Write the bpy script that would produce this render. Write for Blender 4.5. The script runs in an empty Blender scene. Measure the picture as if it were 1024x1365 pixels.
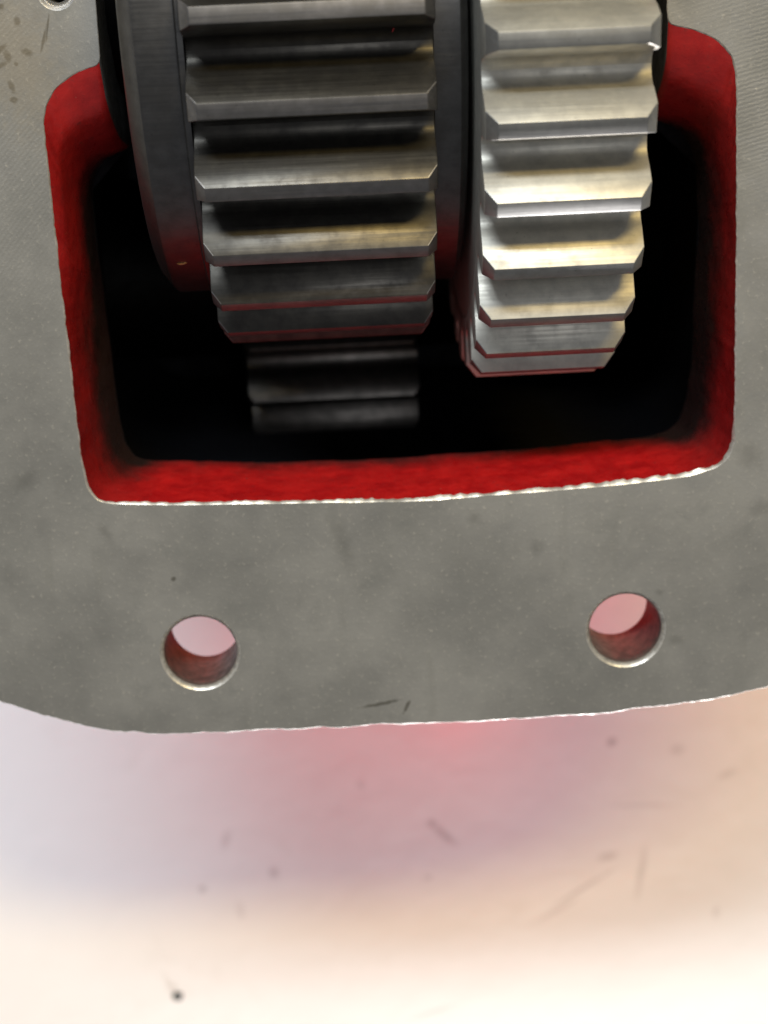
import bpy, bmesh, math, random
from mathutils import Vector, Matrix, noise
random.seed(7)
sc = bpy.context.scene
COL = sc.collection
MM = 0.001

# ------------------------------------------------------------------ camera
cam_d = bpy.data.cameras.new('camera')
cam = bpy.data.objects.new('camera', cam_d); COL.objects.link(cam)
R = Matrix(((0.9985, 0.0520, -0.0187), (-0.0450, 0.9618, 0.2700), (0.0321, -0.2688, 0.9627)))
cam.matrix_world = Matrix.Translation((0, 0, 0.2481)) @ R.to_4x4()
cam_d.sensor_width = 36; cam_d.lens = 36*2338.1/1365
cam_d.clip_start = 0.01; cam_d.clip_end = 20
cam_d.dof.use_dof = True
cam_d.dof.focus_distance = 0.236
cam_d.dof.aperture_fstop = 21
sc.camera = cam

# ------------------------------------------------------------------ light
TABLE_Z = -138.0
w = bpy.data.worlds.new('World'); sc.world = w; w.use_nodes = True
bg = w.node_tree.nodes['Background']
bg.inputs[0].default_value = (0.90, 0.93, 1.0, 1); bg.inputs[1].default_value = 0.155
def lamp(name, direction, dist, size, power, color, wide=None):
    d = bpy.data.lights.new(name, 'AREA'); d.shape = 'ELLIPSE' if wide else 'DISK'; d.size = wide or size
    if wide: d.size_y = size
    d.energy = power; d.color = color
    o = bpy.data.objects.new(name, d); COL.objects.link(o)
    v = Vector(direction).normalized()
    o.location = v*dist + Vector((0.005, -0.06, -0.02))
    x = Vector((1, 0, 0)); x = (x-v*x.dot(v)).normalized(); y = v.cross(x)          # long side level
    o.rotation_euler = Matrix((x, y, v)).transposed().to_euler()
    return o
lamp('warm_lamp', (38, 95, 138), 1.3, 0.11, 9.0, (1.0, 0.73, 0.27), wide=0.40)
lamp('cool_lamp', (-26, 117, 138), 1.5, 0.17, 19.0, (0.88, 0.95, 1.0), wide=0.75)
lamp('ceiling_lamp', (25, 14, 140), 1.6, 0.4, 2.5, (0.97, 0.98, 1.0))
low = lamp('low_bounce_fill', (0, -1, 0), 0.6, 0.014, 6.0, (1.0, 0.96, 0.96))  # added fill light, out of view, lights the hidden red bulge for bounce
low.location = (0.09, -0.505, -0.1285); low.rotation_euler = (low.location-Vector((0.024, -0.12, -0.10))).to_track_quat('Z', 'Y').to_euler()
sc.view_settings.view_transform = 'Standard'
sc.view_settings.look = 'None'
sc.view_settings.exposure = 0.10
sc.view_settings.gamma = 1

# ------------------------------------------------------------------ materials
class NT:
    def __init__(self, name):
        self.m = bpy.data.materials.new(name); self.m.use_nodes = True
        self.t = self.m.node_tree; self.n = self.t.nodes; self.l = self.t.links
        self.b = self.n['Principled BSDF']
        self.tc = self.n.new('ShaderNodeTexCoord')
    def obj(self): return self.tc.outputs['Object']
    def put(self, sock, v):
        if hasattr(v, 'is_linked'): self.l.new(v, sock)
        else: sock.default_value = v
    def mapping(self, vec, scale=(1,1,1), rot=(0,0,0), loc=(0,0,0)):
        n = self.n.new('ShaderNodeMapping'); self.l.new(vec, n.inputs[0])
        n.inputs['Scale'].default_value = scale; n.inputs['Rotation'].default_value = rot; n.inputs['Location'].default_value = loc
        return n.outputs[0]
    def noise(self, vec, scale, detail=4, rough=0.55, dist=0):
        n = self.n.new('ShaderNodeTexNoise'); self.l.new(vec, n.inputs['Vector'])
        n.inputs['Scale'].default_value = scale; n.inputs['Detail'].default_value = detail
        n.inputs['Roughness'].default_value = rough; n.inputs['Distortion'].default_value = dist
        return n.outputs['Fac']
    def ramp(self, fac, a, b, lo=0.0, hi=1.0):
        n = self.n.new('ShaderNodeMapRange'); self.l.new(fac, n.inputs[0])
        n.interpolation_type = 'SMOOTHSTEP'
        n.inputs[1].default_value = a; n.inputs[2].default_value = b; n.inputs[3].default_value = lo; n.inputs[4].default_value = hi
        return n.outputs[0]
    def math(self, op, a, b=0.0):
        n = self.n.new('ShaderNodeMath'); n.operation = op
        self.put(n.inputs[0], a); self.put(n.inputs[1], b); return n.outputs[0]
    def mix(self, fac, a, b):
        n = self.n.new('ShaderNodeMix'); n.data_type = 'RGBA'
        self.put(n.inputs[0], fac)
        self.put(n.inputs[6], a if hasattr(a, 'is_linked') else (*a, 1)); self.put(n.inputs[7], b if hasattr(b, 'is_linked') else (*b, 1))
        return n.outputs[2]
    def bump(self, h, strength, dist, prev=None):
        n = self.n.new('ShaderNodeBump'); n.inputs['Strength'].default_value = strength; n.inputs['Distance'].default_value = dist
        self.l.new(h, n.inputs['Height'])
        if prev is not None: self.l.new(prev, n.inputs['Normal'])
        return n.outputs[0]
    def blob(self, x, y, rx, ry, ang=0.0, wob=None, soft=0.5):
        """an elliptical mark of its own shape at x,y (mm) in the plane of the surface"""
        n = self.n.new('ShaderNodeMapping'); n.vector_type = 'TEXTURE'
        self.l.new(self.flat, n.inputs[0])
        n.inputs['Location'].default_value = (x*MM, y*MM, 0); n.inputs['Rotation'].default_value = (0, 0, ang)
        n.inputs['Scale'].default_value = (rx*MM, ry*MM, 1)
        l = self.n.new('ShaderNodeVectorMath'); l.operation = 'LENGTH'; self.l.new(n.outputs[0], l.inputs[0])
        v = l.outputs['Value']
        if wob is not None: v = self.math('ADD', v, wob)
        return self.ramp(v, 1.0-soft*0.6, 1.0+soft*0.6, 1.0, 0.0)
    def out(self, color=None, rough=None, metal=None, normal=None, spec=None):
        if color is not None: self.put(self.b.inputs['Base Color'], color if hasattr(color, 'is_linked') else (*color, 1))
        if rough is not None: self.put(self.b.inputs['Roughness'], rough)
        if metal is not None: self.put(self.b.inputs['Metallic'], metal)
        if normal is not None: self.l.new(normal, self.b.inputs['Normal'])
        if spec is not None: self.put(self.b.inputs['Specular IOR Level'], spec)
        return self.m
    def flatten(self):
        n = self.n.new('ShaderNodeVectorMath'); n.operation = 'MULTIPLY'; self.l.new(self.obj(), n.inputs[0])
        n.inputs[1].default_value = (1, 1, 0); self.flat = n.outputs[0]

def mat_flange():
    t = NT('machined_cast_face'); t.flatten(); o = t.obj()
    big = t.noise(o, 38, 5, 0.6); mid = t.noise(o, 170, 5, 0.62, 0.4); fine = t.noise(o, 1500, 3, 0.6)
    c = t.mix(t.ramp(big, 0.32, 0.68), (0.155, 0.155, 0.151), (0.222, 0.220, 0.213))
    c = t.mix(t.ramp(mid, 0.50, 0.74, 0, 0.42), c, (0.12, 0.124, 0.124))
    c = t.mix(t.ramp(fine, 0.56, 0.78, 0, 0.35), c, (0.42, 0.40, 0.36))
    # streaks of oil wiped down the face
    st = t.noise(t.mapping(o, (260, 45, 1), (0, 0, 0.25)), 1.0, 4, 0.6)
    c = t.mix(t.ramp(st, 0.56, 0.74, 0, 0.30), c, (0.15, 0.15, 0.14))
    wob = t.math('MULTIPLY', t.math('SUBTRACT', t.noise(o, 900, 3), 0.5), 1.6)
    marks = [(-43.4,-2.6,.45,.75,.3),(-41.7,2.1,.4,.6,.2),(-40.7,-2.2,.75,.45,-.5),(-43.3,-6.6,.4,.9,.4),(-43.2,-8.3,.5,.4,0),
             (-44.4,-1.6,.35,1.3,-.9),(-38.4,-0.6,.18,1.6,-.3),(-44.9,-3.9,1.4,.3,.5),(-42.4,-3.6,.3,.3,0),(-37.7,1.0,.15,1.5,-.2),(-43.7,4.0,.4,.4,0),
             (-26.7,-78.2,.35,.35,0),(-36.1,-70.6,.6,1.3,.5),(3.0,-99.7,2.6,.3,.16),(6.9,-100.4,.28,1.0,-.5),(18,-71.3,.8,.7,0),
             (45.5,-84.3,.5,.4,0),(27.2,-76.3,1.0,.9,.3),(-1.5,-74,1.0,3.4,.25),(59,-64,1.3,1.6,.4),(60.5,-72,1.4,1.0,.2),(48,-92,.9,.7,0),(-47,-62,1.8,1.0,.4)]
    m = ms = None
    for k, a in enumerate(marks):
        small = k < 12 or k in (13, 14)
        b = t.blob(*a, wob=wob, soft=0.8 if small else 1.8)
        if small: ms = b if ms is None else t.math('MAXIMUM', ms, b)
        else: m = b if m is None else t.math('MAXIMUM', m, b)
    c = t.mix(t.math('MULTIPLY', m, 0.34), c, (0.070, 0.070, 0.064))
    c = t.mix(t.math('MULTIPLY', ms, 0.72), c, (0.050, 0.046, 0.036))
    # rust-brown stain in the upper corner
    rs = t.blob(-42.5, -2, 4.5, 9, 0.2, wob=wob, soft=1.4)
    c = t.mix(t.math('MULTIPLY', rs, 0.25), c, (0.30, 0.24, 0.15))
    # milling lines: curved tool path
    wv = t.n.new('ShaderNodeTexWave'); wv.wave_type = 'RINGS'; wv.rings_direction = 'Z'
    t.l.new(t.mapping(o, (1, 1, 1), (0, 0, 0), (-0.09, 0.14, 0)), wv.inputs['Vector'])
    wv.inputs['Scale'].default_value = 520; wv.inputs['Distortion'].default_value = 3.0; wv.inputs['Detail'].default_value = 2; wv.inputs['Detail Scale'].default_value = 3
    big_wob = t.math('MULTIPLY', t.math('SUBTRACT', t.noise(o, 60, 4), 0.5), 2.2)
    worn = t.math('MAXIMUM', t.blob(-45, -14, 9, 34, 0.05, big_wob, 1.2), t.blob(60, 2, 16, 22, 0.0, big_wob, 1.2))
    worn = t.math('MULTIPLY', worn, t.ramp(t.noise(o, 45, 3), 0.35, 0.62, 0.15, 1.0))
    mill = t.math('MULTIPLY', wv.outputs['Fac'], worn)
    n1 = t.bump(mill, 0.17, 0.00010)
    n2 = t.bump(fine, 0.30, 0.00008, n1)
    n3 = n2
    return t.out(c, t.ramp(mid, 0.3, 0.7, 0.42, 0.60), 0.35, n3)

def mat_steel(name, c1, c2, r0, r1, metal=1.0, tint=None):
    t = NT(name)
    oi = t.n.new('ShaderNodeObjectInfo')                       # every tooth shows its own patch of grain
    va = t.n.new('ShaderNodeVectorMath'); va.operation = 'ADD'; t.l.new(t.obj(), va.inputs[0]); t.l.new(oi.outputs['Random'], va.inputs[1])
    o = va.outputs[0]
    g = t.noise(t.mapping(o, (60, 2600, 2600)), 1.0, 4, 0.65)
    s = t.noise(o, 420, 5, 0.6); sp = t.noise(o, 1700, 3, 0.6)
    c = t.mix(t.ramp(s, 0.3, 0.7), c1, c2)
    c = t.mix(t.ramp(sp, 0.66, 0.76, 0, 0.5), c, tuple(0.35*v for v in c1))
    if tint: c = t.mix(t.ramp(t.noise(o, 160, 3), 0.45, 0.65, 0, 0.8), c, tint)
    ro = t.math('ADD', t.ramp(g, 0.3, 0.7, r0, r1), t.ramp(s, 0.5, 0.75, 0, 0.08))
    nb = t.bump(g, 0.16, 0.00006); nb = t.bump(sp, 0.10, 0.00006, nb)
    return t.out(c, ro, metal, nb)

def mat_red(name='red_paint', g=1.0):
    t = NT(name); o = t.obj()
    a = t.noise(o, 260, 4, 0.6); b = t.noise(o, 900, 4, 0.6, 0.3); chip = t.noise(o, 640, 5, 0.7)
    c = t.mix(t.ramp(a, 0.3, 0.7), (0.48*g, 0.006, 0.008), (0.68*g, 0.013, 0.013))
    c = t.mix(t.ramp(b, 0.60, 0.74, 0, 0.55), c, (0.16, 0.012, 0.012))
    c = t.mix(t.ramp(chip, 0.70, 0.76, 0, 0.6), c, (0.50, 0.22, 0.16))
    pit = t.noise(o, 75, 3, 0.5)
    nb = t.bump(pit, 0.5, 0.0007); nb = t.bump(a, 0.4, 0.00035, nb); nb = t.bump(b, 0.3, 0.00012, nb)
    return t.out(c, t.ramp(b, 0.3, 0.7, 0.26, 0.46), 0.0, nb)

def mat_table():
    t = NT('white_table_laminate'); t.flatten(); o = t.obj()
    a = t.noise(o, 9, 4, 0.55); b = t.noise(o, 70, 5, 0.6)
    c = t.mix(t.ramp(a, 0.3, 0.7), (0.82, 0.815, 0.81), (0.88, 0.875, 0.87))
    c = t.mix(t.ramp(b, 0.58, 0.80, 0, 0.16), c, (0.60, 0.55, 0.50))
    wob = t.math('MULTIPLY', t.math('SUBTRACT', t.noise(o, 260, 3), 0.5), 1.2)
    marks = [(15.5,-186.6,.9,1.0,0,.8),(18.6,-190,3.2,.9,-.8,.7),(59.1,-168,1.0,.8,.3,.9),(66,-185,6.5,.5,-.05,.35),(52,-206,7,.5,.55,.6),(45,-212,5,.7,.5,.4),
             (66,-203,.7,5.5,-.15,.5),(-40.7,-200.7,.8,.8,0,.6),(-23.2,-197.4,1.0,1.3,0,.6),(-34.2,-188,.9,2.0,-.3,.4),(-1.2,-175.4,1.0,1.2,0,.35),(84.5,-214.5,.7,1.4,0,.4),
             (14,-238,6,.6,.3,.3),(-32,-207,.9,2.2,.1,.3),(14,-201,.8,.7,0,.4),(58,-198,2.2,.9,.2,.5),(87,-178,2.0,.8,.4,.4),(75,-171,1.4,1.2,.2,.4)]
    m = None
    for x, y, rx, ry, an, s in marks:
        v = t.math('MULTIPLY', t.blob(x, y, rx, ry, an, wob, 1.5), s*0.58); m = v if m is None else t.math('MAXIMUM', m, v)
    c = t.mix(m, c, (0.25, 0.19, 0.19))
    sc_ = t.noise(t.mapping(o, (25, 420, 1), (0, 0, 0.6)), 1.0, 3, 0.6)
    c = t.mix(t.ramp(sc_, 0.70, 0.78, 0, 0.15), c, (0.55, 0.5, 0.48))
    return t.out(c, 0.42, 0.0, t.bump(b, 0.15, 0.0004))

def mat_plain(name, c, rough, metal=0.0, c2=None, scale=500):
    t = NT(name); o = t.obj(); a = t.noise(o, scale, 4, 0.6)
    col = t.mix(t.ramp(a, 0.3, 0.7), c, c2 or tuple(v*0.6 for v in c))
    return t.out(col, t.ramp(a, 0.3, 0.7, rough*0.85, rough*1.15), metal, t.bump(a, 0.2, 0.0002))

M_FACE = mat_flange()
M_BARE = mat_plain('bare_bright_metal_edge', (0.66, 0.64, 0.60), 0.42, 0.7, (0.36, 0.345, 0.32), 1100)
M_BURR = mat_plain('grey_cast_burr', (0.40, 0.39, 0.37), 0.6, 0.3, (0.22, 0.21, 0.20), 1300)
M_POLISH = mat_plain('polished_countersink', (0.95, 0.94, 0.92), 0.30, 0.9, (0.85, 0.83, 0.80), 900)
M_RED = mat_red()
def mat_overspray_shaded():
    # overspray fades to bare dark casting; shade with depth and on sides painted in
    m = mat_red('red_overspray_with_shade', 0.80); t = NT.__new__(NT); t.m = m; t.t = m.node_tree; t.n = t.t.nodes; t.l = t.t.links; t.b = t.n['Principled BSDF']
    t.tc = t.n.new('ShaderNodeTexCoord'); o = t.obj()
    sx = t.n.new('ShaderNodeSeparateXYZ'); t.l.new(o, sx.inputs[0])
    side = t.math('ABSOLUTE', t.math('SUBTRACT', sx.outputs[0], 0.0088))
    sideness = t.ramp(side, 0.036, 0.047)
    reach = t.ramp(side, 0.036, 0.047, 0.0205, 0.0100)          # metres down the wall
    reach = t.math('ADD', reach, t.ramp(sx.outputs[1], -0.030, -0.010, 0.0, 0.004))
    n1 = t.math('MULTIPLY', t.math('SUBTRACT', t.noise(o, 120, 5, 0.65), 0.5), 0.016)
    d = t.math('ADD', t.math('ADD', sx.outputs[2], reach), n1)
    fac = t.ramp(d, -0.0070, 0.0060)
    shade_mask = t.math('MAXIMUM', sideness, t.ramp(sx.outputs[1], -0.050, -0.030))
    fac = t.math('MULTIPLY', fac, t.math('SUBTRACT', 1.0, t.math('MULTIPLY', shade_mask, 0.42)))      # sides and bosses darkened in the colour, as if in shade
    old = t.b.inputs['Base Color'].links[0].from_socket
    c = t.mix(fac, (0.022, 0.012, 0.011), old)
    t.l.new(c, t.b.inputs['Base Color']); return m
M_WALL = mat_overspray_shaded()
M_BORE = mat_plain('dull_bored_metal', (0.080, 0.066, 0.060), 0.6, 0.0, (0.045, 0.036, 0.033), 700)
M_BOSS = mat_plain('dark_machined_boss', (0.09, 0.09, 0.088), 0.5, 0.4)
M_CAV = mat_plain('shade_black_casting', (0.006, 0.006, 0.008), 0.8, 0.0)  # black colour stands in for the shade inside the casing
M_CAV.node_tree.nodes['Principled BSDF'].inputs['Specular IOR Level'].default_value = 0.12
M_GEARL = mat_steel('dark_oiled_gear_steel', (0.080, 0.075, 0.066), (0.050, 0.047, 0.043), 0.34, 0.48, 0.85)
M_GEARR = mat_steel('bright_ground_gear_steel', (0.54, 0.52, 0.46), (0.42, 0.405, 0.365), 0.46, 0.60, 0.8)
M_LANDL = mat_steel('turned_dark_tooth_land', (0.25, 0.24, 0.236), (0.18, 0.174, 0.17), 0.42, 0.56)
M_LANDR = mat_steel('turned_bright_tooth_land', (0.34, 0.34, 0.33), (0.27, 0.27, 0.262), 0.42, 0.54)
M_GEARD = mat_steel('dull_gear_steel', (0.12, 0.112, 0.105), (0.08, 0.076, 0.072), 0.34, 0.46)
M_COLLAR = mat_steel('smooth_dark_collar_steel', (0.15, 0.146, 0.142), (0.11, 0.107, 0.104), 0.36, 0.44)
M_SHAFT = mat_steel('shade_black_shaft', (0.010, 0.010, 0.010), (0.007, 0.007, 0.007), 0.5, 0.6)  # shafts blackened in colour so they sink into the cavity's shade
M_TABLE = mat_table()
M_CHIP = mat_plain('brass_swarf', (0.62, 0.30, 0.12), 0.35, 0.6)
M_FIBRE = mat_plain('red_paint_fleck', (0.55, 0.03, 0.03), 0.6)
M_CRUMB = mat_plain('dark_grit', (0.02, 0.03, 0.03), 0.7)

# ------------------------------------------------------------------ helpers
def empty(name, loc=(0, 0, 0), **props):
    o = bpy.data.objects.new(name, None); COL.objects.link(o); o.location = Vector(loc)*MM; o.empty_display_size = 0.01
    for k, v in props.items(): o[k] = v
    return o
def mesh_obj(name, verts, faces, mats, parent=None, fm=None, smooth=None, local=False):
    """verts in mm, in scene coordinates unless local"""
    me = bpy.data.meshes.new(name)
    me.from_pydata([tuple(c*MM for c in v) for v in verts], [], faces)
    for m in (mats if isinstance(mats, (list, tuple)) else [mats]): me.materials.append(m)
    if fm:
        for p, i in zip(me.polygons, fm): p.material_index = i
    bm = bmesh.new(); bm.from_mesh(me); bmesh.ops.recalc_face_normals(bm, faces=bm.faces); bm.to_mesh(me); bm.free()
    if smooth is not None:
        for p in me.polygons: p.use_smooth = True
        me.set_sharp_from_angle(angle=math.radians(smooth))
    o = bpy.data.objects.new(name, me); COL.objects.link(o)
    if parent is not None:
        o.parent = parent
        if not local: o.location = -parent.location
    return o
def resample(pts, step):
    out = []
    for i in range(len(pts)-1):
        a, b = pts[i], pts[i+1]
        n = max(1, int(round(math.dist(a[:2], b[:2])/step)))
        for k in range(n): out.append(tuple(a[j]+(b[j]-a[j])*k/n for j in range(len(a))))
    out.append(pts[-1]); return out
def smooth_closed(p, it):
    n = len(p)
    for _ in range(it):
        p = [tuple(0.25*p[i-1][j]+0.5*p[i][j]+0.25*p[(i+1) % n][j] for j in range(len(p[0]))) for i in range(n)]
    return p
def normals_out(p):
    """outward normals of a closed 2D loop"""
    n = len(p); A = sum(p[i][0]*p[(i+1) % n][1]-p[(i+1) % n][0]*p[i][1] for i in range(n))
    s = 1 if A > 0 else -1
    r = []
    for i in range(n):
        dx = p[(i+1) % n][0]-p[i-1][0]; dy = p[(i+1) % n][1]-p[i-1][1]; L = math.hypot(dx, dy) or 1
        r.append((s*dy/L, -s*dx/L))
    return r
def N1(x, y, s, seed=0.0): return noise.noise(Vector((x*s, y*s, seed)))
def fill_plane(loops, z):
    """triangulated flat sheet with holes: returns verts, faces"""
    bm = bmesh.new(); edges = []
    for lp in loops:
        vs = [bm.verts.new((x, y, z)) for x, y in lp]
        for i in range(len(vs)): edges.append(bm.edges.new((vs[i-1], vs[i])))
    bmesh.ops.triangle_fill(bm, use_beauty=True, use_dissolve=False, edges=edges, normal=(0, 0, 1))
    bm.verts.index_update()
    v = [tuple(q.co) for q in bm.verts]; f = [[q.index for q in fc.verts] for fc in bm.faces]; bm.free()
    return v, f
def loft(rings, closed=True):
    n = len(rings[0]); v = [p for r in rings for p in r]; f = []
    for k in range(len(rings)-1):
        for i in range(n if closed else n-1):
            j = (i+1) % n; f.append([k*n+i, k*n+j, (k+1)*n+j, (k+1)*n+i])
    return v, f
def lathe_x(profile, seg=160, closed=True):
    """profile (x, r) revolved about the X axis"""
    rings = []
    for s in range(seg):
        a = 2*math.pi*s/seg; rings.append([(x, -r*math.sin(a), r*math.cos(a)) for x, r in profile])
    v = [p for r in rings for p in r]; n = len(profile); f = []
    for s in range(seg):
        t = (s+1) % seg
        for i in range(n if closed else n-1):
            j = (i+1) % n; f.append([s*n+i, s*n+j, t*n+j, t*n+i])
    return v, f

# ------------------------------------------------------------------ table
def build_table():
    S = 900
    o = mesh_obj('table_top', [(-S, -S, TABLE_Z), (S, -S, TABLE_Z), (S, S, TABLE_Z), (-S, S, TABLE_Z),
                               (-S, -S, TABLE_Z-20), (S, -S, TABLE_Z-20), (S, S, TABLE_Z-20), (-S, S, TABLE_Z-20)],
                 [[0, 1, 2, 3], [7, 6, 5, 4], [0, 4, 5, 1], [1, 5, 6, 2], [2, 6, 7, 3], [3, 7, 4, 0]], M_TABLE)
    o['kind'] = 'structure'; o['label'] = 'white scuffed table top under the gearbox'; o['category'] = 'table'
build_table()

# ------------------------------------------------------------------ gearbox housing
AX_Y, AX_Z = 7.05, -25.44          # the shaft the two upper gears run on
FL_T = 13.2                        # flange thickness
house = empty('gearbox_housing', (8, 7, TABLE_Z), label='red painted gearbox housing with grey machined flange around an open window', category='gearbox')
PAIRS = [((-30.9,7.05),(-30.8,7.05)),((-31.0,-3.9),(-30.2,-16.6)),((-31.5,-4.38),(-30.9,-17.2)),((-32.64,-4.48),(-32.2,-17.56)),((-34.54,-5.09),(-33.6,-18.1)),((-36.17,-6.11),(-34.6,-18.7)),
 ((-37.61,-7.24),(-35.5,-19.6)),((-38.8,-8.99),(-36.2,-20.7)),((-39.43,-11.17),(-36.7,-22.3)),((-39.5,-14.5),(-36.85,-24)),((-39.4,-23.6),(-36.85,-31.7)),
 ((-39.1,-38),(-36.5,-40)),((-38.8,-53.5),(-36,-53)),((-38.6,-59.5),(-35.7,-59)),((-38.1,-63.6),(-35.1,-62.8)),((-36.85,-65.6),(-33.8,-65.1)),
 ((-34.7,-66.1),(-31.5,-65.8)),((-26,-66.7),(-24,-66.5)),((-7.4,-67.4),(-7.5,-67.4)),((10.2,-68),(8,-67.5)),((31.2,-67.4),(30,-67)),((42.3,-66.9),(41,-66.6)),
 ((50,-66.3),(48,-66.1)),((53.9,-65.3),(51.4,-65.3)),((55.6,-63.8),(53,-63.7)),((56.3,-61.8),(54,-61)),((56.6,-56),(55,-55)),((56.6,-30),(56,-32)),
 ((56.5,-17.7),(55.6,-24)),((56.4,-9.6),(55,-21)),((55.7,-7),(53.8,-19)),((54,-5),(52,-17.6)),((52,-3.8),(50,-16.8)),((49.4,-2.9),(48.3,-16.2)),
 ((47.2,-2.5),(47.1,-15.8)),((46.8,-2.0),(46.9,-15.2)),((46.7,7.05),(46.8,7.05))]
half = [(a[0], a[1], b[0], b[1]) for a, b in PAIRS]
up = [(x0, 2*AX_Y-y0, x1, 2*AX_Y-y1) for x0, y0, x1, y1 in half[::-1]]
ring4 = resample(half, 0.5)[:-1] + resample(up, 0.5)[:-1]
ring4 = smooth_closed(ring4, 2)
TOP = [(p[0], p[1]) for p in ring4]; LOW = [(p[2], p[3]) for p in ring4]
TN = normals_out(TOP)
boss_face = [(-31.6 < x < -30 or 46 < x < 47.15) and abs(y-AX_Y) < 11.2 for x, y in TOP]
def chamfer_w(i):
    x, y = TOP[i]
    base = 0.47 if y < -60 else 0.22
    if abs(y-AX_Y) < 12: base = 0.15
    if y < -60: base *= 1.0 + 0.35*math.tanh((x-5)/30)
    return max(0.06, base*(0.85+0.45*N1(x, y, 0.12, 3.1)+0.30*N1(x, y, 0.7, 9.0)))
CW = [chamfer_w(i) for i in range(len(TOP))]
for _ in range(2): CW = [0.25*CW[i-1]+0.5*CW[i]+0.25*CW[(i+1) % len(CW)] for i in range(len(CW))]
RIM = [(p[0]+n[0]*c*0.55, p[1]+n[1]*c*0.55) for p, n, c in zip(TOP, TN, CW)]
# crumbly inner line where the paint starts
EDGE = []
for i, (p, n, c) in enumerate(zip(TOP, TN, CW)):
    j = c*(0.45+0.55*N1(p[0], p[1], 0.9, 5.5)+0.40*N1(p[0], p[1], 2.1, 1.5))
    EDGE.append((p[0]-n[0]*max(-0.1, j), p[1]-n[1]*max(-0.1, j)))
HOLES = [(-23.65, -89.92, 5.45, 0.62), (40.35, -89.87, 5.45, 0.62), (-36.1, 5.85, 1.65, 1.05)]
OUTER = [(-66,7),(-66,-70),(-64.6,-81),(-62,-88),(-58.6,-93),(-54.2,-96.0),(-49.9,-97.7),(-45.5,-99.3),(-42.2,-100.5),(-37.8,-101.7),(-32.2,-102.5),(-25.4,-102.8),(-15.1,-102.8),(-3.8,-103.1),(3.7,-102.95),
         (13.4,-103.35),(24.8,-103.3),(36.3,-103.1),(44.35,-102.5),(51.2,-102.0),(57,-101.35),(62,-100.2),(68,-98.7),(78,-96.2),(87,-92.5),(94,-86),(98,-77),(99,-64),(99,7)]
o_up = [(x, 2*AX_Y-y) for x, y in OUTER[::-1]]
OUT = resample(OUTER, 0.6)[:-1] + resample(o_up, 0.6)[:-1]
OUT = smooth_closed(OUT, 6)
ON = normals_out(OUT)
OUT = [(p[0]+n[0]*(0.22*N1(p[0], p[1], .25, 2)+0.13*N1(p[0], p[1], 1.1, 4)), p[1]+n[1]*(0.22*N1(p[0], p[1], .25, 2)+0.13*N1(p[0], p[1], 1.1, 4))) for p, n in zip(OUT, ON)]
def circle(x, y, r, n=72): return [(x+r*math.cos(2*math.pi*k/n), y+r*math.sin(2*math.pi*k/n)) for k in range(n)]
def rrect(x0, x1, y0, y1, r, n=10):
    p = []
    for cx, cy, a0 in ((x1-r, y1-r, 0), (x0+r, y1-r, 90), (x0+r, y0+r, 180), (x1-r, y0+r, 270)):
        for k in range(n+1):
            a = math.radians(a0+90*k/n); p.append((cx+r*math.cos(a), cy+r*math.sin(a)))
    return p
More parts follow.
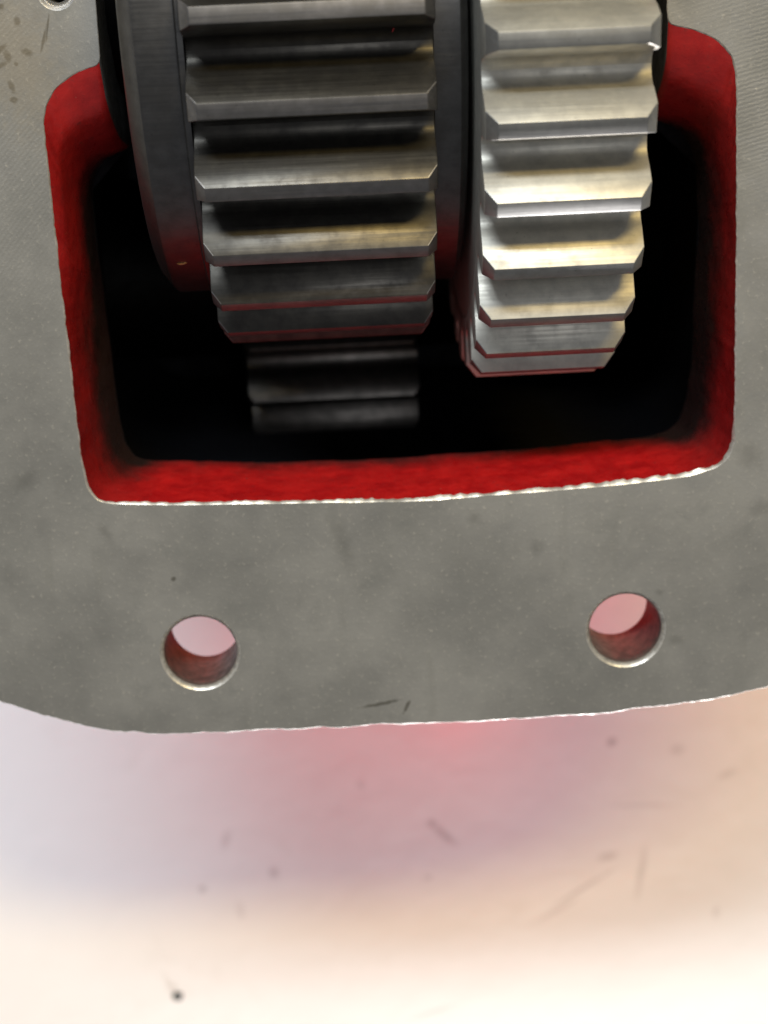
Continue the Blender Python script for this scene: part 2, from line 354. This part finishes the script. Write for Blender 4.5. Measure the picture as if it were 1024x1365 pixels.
def build_flange():
    # the machined face
    v, f = fill_plane([OUT, RIM] + [circle(x, y, r+c) for x, y, r, c in HOLES], 0.0)
    mesh_obj('flange_face', v, f, M_FACE, house)
    # burred bright edge round the outside and the red edge below it
    wdt = [0.15+0.12*N1(p[0], p[1], 0.2, 8)+0.16*N1(p[0], p[1], 0.9, 6) for p in OUT]
    OUT2 = [(p[0]+n[0]*max(.08, a), p[1]+n[1]*max(.08, a)) for p, n, a in zip(OUT, ON, wdt)]
    v, f = loft([[(x, y, 0) for x, y in OUT], [(x, y, -a*0.8-0.05) for (x, y), a in zip(OUT2, wdt)]])
    mesh_obj('flange_burr', v, f, M_BURR, house, smooth=60)
    v, f = loft([[(x, y, -a*0.8-0.05) for (x, y), a in zip(OUT2, wdt)], [(x, y, -FL_T) for x, y in OUT2]])
    v2, f2 = fill_plane([OUT2, rrect(-46, 63, -77, 91, 15)] + [circle(x, y, r) for x, y, r, c in HOLES], -FL_T)
    k = len(v); mesh_obj('flange_side', v+v2, f+[[a+k for a in q] for q in f2], M_RED, house, smooth=40)
    # bright chipped rim of the window
    v, f = loft([[(x, y, 0) for x, y in RIM], [(x, y, -0.25*c) for (x, y), c in zip([((a[0]*.6+b[0]*.4), (a[1]*.6+b[1]*.4)) for a, b in zip(RIM, EDGE)], CW)], [(x, y, -0.9*c-0.03) for (x, y), c in zip(EDGE, CW)]])
    mesh_obj('window_rim', v, f, M_BARE, house, smooth=50)
    # painted walls of the window; the bosses swell out towards the shaft
    rings = []; K = 14
    for k in range(K+1):
        t = k/K; u = math.sqrt(max(0, 1-(1-t)**2)); z = -24.0*t
        rg = []
        for i in range(len(TOP)):
            e, lo, c = EDGE[i], LOW[i], CW[i]
            k_ = max(0.0, min(1.0, (abs(TOP[i][1]-LOW[i][1])-1)/5)); q = t+(u-t)*k_
            x = e[0]+(lo[0]-e[0])*q; y = e[1]+(lo[1]-e[1])*q
            wv = min(1, k/7)*(0.22*N1(x, y+z, 0.16, z*0.1)+0.09*N1(x, y, 0.5, z*0.3))
            rg.append((x-TN[i][0]*wv, y-TN[i][1]*wv, min(z, -0.9*c-0.03) if k == 0 else min(z, -0.9*c-0.1)))
        rings.append(rg)
    v, f = loft(rings); n = len(TOP)
    fm = [1 if boss_face[i] and boss_face[(i+1) % n] else 0 for k in range(K) for i in range(n)]
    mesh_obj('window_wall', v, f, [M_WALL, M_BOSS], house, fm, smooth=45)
    # bolt holes: bright countersink, bored wall
    for x, y, r, c in HOLES:
        deep = FL_T if r > 3 else 9.0
        g = house
        prof = [(r+c, 0.0), (r+c*0.55, -0.28*c), (r, -1.0*c), (r, -2.5), (r, -deep)]
        rings = [[(px, py, z) for px, py in circle(x, y, rr)] for rr, z in prof]
        v, f = loft(rings); nn = 72
        fm = [0 if k < 2 else 1 for k in range(len(prof)-1) for i in range(nn)]
        if r < 3:
            v.append((x, y, -deep)); L = len(v)-1; base = (len(prof)-1)*nn
            for i in range(nn): f.append([base+i, base+(i+1) % nn, L]); fm.append(1)
        mesh_obj('bolt_hole' if r > 3 else 'dowel_hole', v, f, [M_BARE if r > 3 else M_POLISH, M_BORE if r > 3 else M_BOSS], g, fm, smooth=40)
build_flange()
def build_body():
    # outer shell; unseen bulge added low on the near side to throw red bounce
    base = resample(rrect(-47, 64, -78, 92, 16)+[rrect(-47, 64, -78, 92, 16)[0]], 3.0)[:-1]
    rings = []
    def sst(a, b, x):
        t = max(0.0, min(1.0, (x-a)/(b-a))); return t*t*(3-2*t)
    for z in (-FL_T, -24, -34, -42, -50, -58, -70, -85, -98, -106, -112, -117, -122, -128, -133, -136, -138):
        rg = []
        for x, y in base:
            b = 0.0
            if y < -40:
                bounce_belly = 48*sst(22, 48, -z)*sst(-28, -14, x)*(1-sst(32, 46, x))
                bounce_toe = 80*sst(60, 112, -z)*(1-0.03*sst(130, 138, -z))*math.exp(-((x-27)/16.5)**4)
                b = min(max(bounce_belly, bounce_toe), 103.2*(248.1-z)/248.1-6.5-78)*min(1, (-40-y)/30)
            rg.append((x, y-b, z))
        rings.append(rg)
    v, f = loft(rings); f.append(list(range(len(v)-len(base), len(v))))
    mesh_obj('body', v, f, M_RED, house, smooth=50)
    # inside of the casting
    low = LOW; n = len(low)
    def grow(p, d):
        nn = normals_out(p); return [(a[0]+b[0]*d, a[1]+b[1]*d) for a, b in zip(p, nn)]
    box = []
    for x, y in low:                       # project the window outline on a roomier box
        bx, by = max(-43, min(60, x*1.5-2)), max(-73.5, min(87, 7+(y-7)*1.5))
        cx, cy = max(-32, min(49, bx)), max(-62.5, min(76, by))      # round the corners inside the shell
        dd = math.hypot(bx-cx, by-cy)
        if dd > 11: bx, by = cx+(bx-cx)*11/dd, cy+(by-cy)*11/dd
        box.append((bx, by))
    lw = low
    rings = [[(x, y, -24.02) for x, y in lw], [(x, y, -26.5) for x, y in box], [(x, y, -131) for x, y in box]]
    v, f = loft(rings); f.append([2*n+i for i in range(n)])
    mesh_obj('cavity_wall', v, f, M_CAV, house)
build_body()

# ------------------------------------------------------------------ gears
def tooth_geo(N, Ro, m, width, ch, chx, bev, thick=0.93):
    """one tooth about the X axis, centred on +Z; x from 0 to width"""
    rp = Ro-m; rr = Ro-2.22*m; rb = rp*math.cos(math.radians(20)); p = math.pi/N
    inv = lambda a: math.tan(a)-a
    def psi(r):
        r = max(r, rb); return (math.pi/(2*N))*thick+inv(math.radians(20))-inv(math.acos(min(1, rb/r)))
    rf = rr+0.75*m
    prof = []
    for k in range(8):
        t = k/7*math.pi/2
        prof.append((p-(p-psi(rf))*math.sin(t), rr+(rf-rr)*(1-math.cos(t))))
    rs = [rf+(Ro-ch-rf)*k/4 for k in range(1, 5)]
    for r in rs: prof.append((psi(r), r))
    ia = len(prof)-1
    prof.append((psi(Ro)+0.006*0, Ro))
    prof += [(-a, r) for a, r in prof[::-1]]
    n = len(prof); ib = n-1-ia
    bmv = bmesh.new(); ends = []
    for side in (0, 1):
        row = []
        for a, r in prof:
            ins = max(0.0, r-(Ro-ch))/ch*chx
            x = ins if side == 0 else width-ins
            row.append(bmv.verts.new((x*MM, -r*math.sin(a)*MM, r*math.cos(a)*MM)))
        ends.append(row)
    L, Rr = ends
    for i in range(n-1): bmv.faces.new((L[i], L[i+1], Rr[i+1], Rr[i]))
    rbase = rr-1.6
    for side, row in ((0, L), (1, Rr)):
        x = 0 if side == 0 else width
        b0 = bmv.verts.new((x*MM, -rbase*math.sin(p)*MM, rbase*math.cos(p)*MM)); b1 = bmv.verts.new((x*MM, rbase*math.sin(p)*MM, rbase*math.cos(p)*MM))
        bmv.faces.new([row[i] for i in range(ia, ib+1)])
        bmv.faces.new([b0]+[row[i] for i in range(0, ia+1)]+[row[i] for i in range(ib, n)]+[b1])
    bmesh.ops.recalc_face_normals(bmv, faces=bmv.faces)
    # make sure the land looks outwards
    bmv.normal_update()
    land = max(bmv.faces, key=lambda fc: fc.calc_center_median().z)
    if land.normal.z < 0: bmesh.ops.reverse_faces(bmv, faces=bmv.faces)
    bmv.normal_update()
    ed = [e for e in bmv.edges if len(e.link_faces) == 2 and e.calc_face_angle() > math.radians(28) and min(v.co.z for v in e.verts) > rr*MM*0.99*math.cos(p)]
    bmesh.ops.bevel(bmv, geom=ed, offset=bev*MM, segments=2, profile=0.5, affect='EDGES', clamp_overlap=True)
    for fc in bmv.faces:
        ce = fc.calc_center_median(); nr = math.hypot(fc.normal.y, fc.normal.z)
        if math.hypot(ce.y, ce.z) > (Ro-ch*0.62)*MM and (abs(fc.normal.x) > 0.25 or fc.normal.z > 0.93): fc.material_index = 1
    return bmv, rr
def build_gear(name, N, Ro, m, x0, x1, phase, mat, land, center, ch, chx, bev, arc, label, cat='gear', group=None, thick=0.93):
    g = empty(name, (x0, center[0], center[1]), label=label, category=cat)
    if group: g['group'] = group
    bmv, rr = tooth_geo(N, Ro, m, x1-x0, ch, chx, bev, thick)
    me = bpy.data.meshes.new('tooth'); bmv.to_mesh(me); bmv.free(); me.materials.append(mat); me.materials.append(land)
    for p in me.polygons: p.use_smooth = True
    me.set_sharp_from_angle(angle=math.radians(24))
    far = bmesh.new()
    for k in range(N):
        a = phase+k*2*math.pi/N
        d = (math.degrees(a)+180) % 360-180
        if arc[0] <= d <= arc[1]:
            o = bpy.data.objects.new('tooth', me); COL.objects.link(o); o.parent = g; o.rotation_euler = (a, 0, 0)
        else:
            t = bmesh.new(); t.from_mesh(me); bmesh.ops.transform(t, matrix=Matrix.Rotation(a, 4, 'X'), verts=t.verts)
            tmp = bpy.data.meshes.new('t'); t.to_mesh(tmp); t.free(); far.from_mesh(tmp); bpy.data.meshes.remove(tmp)
    W = x1-x0
    prof = [(0.15, 17), (0.15, rr-1.2), (0.4, rr-0.5), (W-0.4, rr-0.5), (W-0.15, rr-1.2), (W-0.15, 17)]
    v, f = lathe_x(prof)
    blank = mesh_obj('gear_blank', v, f, [mat, land], g, smooth=30, local=True)
    fm = bpy.data.meshes.new('hidden_teeth'); far.to_mesh(fm); far.free(); fm.materials.append(mat); fm.materials.append(land)
    # the teeth turned away inside the casing belong to the blank
    b2 = bmesh.new(); b2.from_mesh(blank.data); b2.from_mesh(fm); b2.to_mesh(blank.data); b2.free(); bpy.data.meshes.remove(fm)
    return g
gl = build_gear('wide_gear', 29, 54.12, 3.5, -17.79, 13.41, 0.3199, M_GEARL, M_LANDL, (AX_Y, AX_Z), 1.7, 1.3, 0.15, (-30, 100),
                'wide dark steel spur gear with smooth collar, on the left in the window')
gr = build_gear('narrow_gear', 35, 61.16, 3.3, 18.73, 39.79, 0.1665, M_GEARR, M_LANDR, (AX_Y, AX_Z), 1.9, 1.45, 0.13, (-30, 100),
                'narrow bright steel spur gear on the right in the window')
D_Y, D_Z = -44.3, -91.0
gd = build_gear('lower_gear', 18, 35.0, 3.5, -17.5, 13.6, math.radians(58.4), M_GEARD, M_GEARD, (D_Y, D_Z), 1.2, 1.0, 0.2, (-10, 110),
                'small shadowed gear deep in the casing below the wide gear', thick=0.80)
def ring_part(name, prof, parent, mat, x0):
    v, f = lathe_x([(x-x0, r) for x, r in prof], 200)
    return mesh_obj(name, v, f, mat, parent, smooth=30, local=True)
ring_part('collar', [(-26.3, 18), (-26.3, 42.6), (-26.0, 43.6), (-24.5, 45.6), (-24.2, 45.9), (-23.7, 46.0), (-18.9, 46.0), (-18.85, 46.9), (-18.6, 47.3), (-17.9, 47.3), (-17.9, 18)], gl, M_COLLAR, -17.79)
sp = empty('spacer_ring', (13.5, AX_Y, AX_Z), label='smooth dark steel spacer ring between the wide and narrow gears', category='ring')
ring_part('spacer_body', [(13.5, 18), (13.5, 46.0), (16.9, 46.0), (17.3, 45.7), (17.9, 44.6), (18.0, 44.0), (18.0, 18)], sp, M_COLLAR, 13.5)
def shaft(name, x0, x1, r, c, label):
    v, f = lathe_x([(x0, 0.5), (x0, r-0.8), (x0+0.8, r), (x1-0.8, r), (x1, r-0.8), (x1, 0.5)], 64)
    o = mesh_obj(name, [(x, y+c[0], z+c[1]) for x, y, z in v], f, M_SHAFT, smooth=30)
    o['label'] = label; o['category'] = 'shaft'
shaft('gear_shaft', -45, 63, 17.2, (AX_Y, AX_Z), 'plain steel shaft carrying the two upper gears and the spacer ring')
shaft('lower_shaft', -45, 63, 17.2, (D_Y, D_Z), 'plain steel shaft carrying the small gear deep in the casing')

# ------------------------------------------------------------------ swarf and grit
def pebble(name, c, dims, rot, mat, label, cat, seed=1):
    bm = bmesh.new(); bmesh.ops.create_icosphere(bm, subdivisions=2, radius=1.0)
    for v in bm.verts:
        k = 1+0.35*noise.noise(v.co*1.7+Vector((seed, 0, 0))); v.co = Vector((v.co.x*dims[0]*k, v.co.y*dims[1]*k, v.co.z*dims[2]*k))*MM
    me = bpy.data.meshes.new(name); bm.to_mesh(me); bm.free(); me.materials.append(mat)
    o = bpy.data.objects.new(name, me); COL.objects.link(o); o.location = Vector(c)*MM; o.rotation_euler = rot
    o['label'] = label; o['category'] = cat
    return o
pebble('brass_flake', (-22.0, -31.84, -0.8), (0.75, 0.14, 0.2), (0.9, 0, 0.12), M_CHIP, 'tiny copper-coloured flake on the collar of the wide gear', 'swarf', 2)
pebble('red_fleck', (8.45, -1.1, 21.2), (0.12, 0.55, 0.10), (0.1, 0, -0.45), M_FIBRE, 'tiny red paint fleck between teeth of the wide gear', 'fleck', 3)
pebble('grit_crumb', (-48.9, -229.4, TABLE_Z+0.07), (1.25, 1.35, 0.10), (0, 0, 0.3), M_CRUMB, 'small dark crumb of grit on the white table', 'grit', 4)
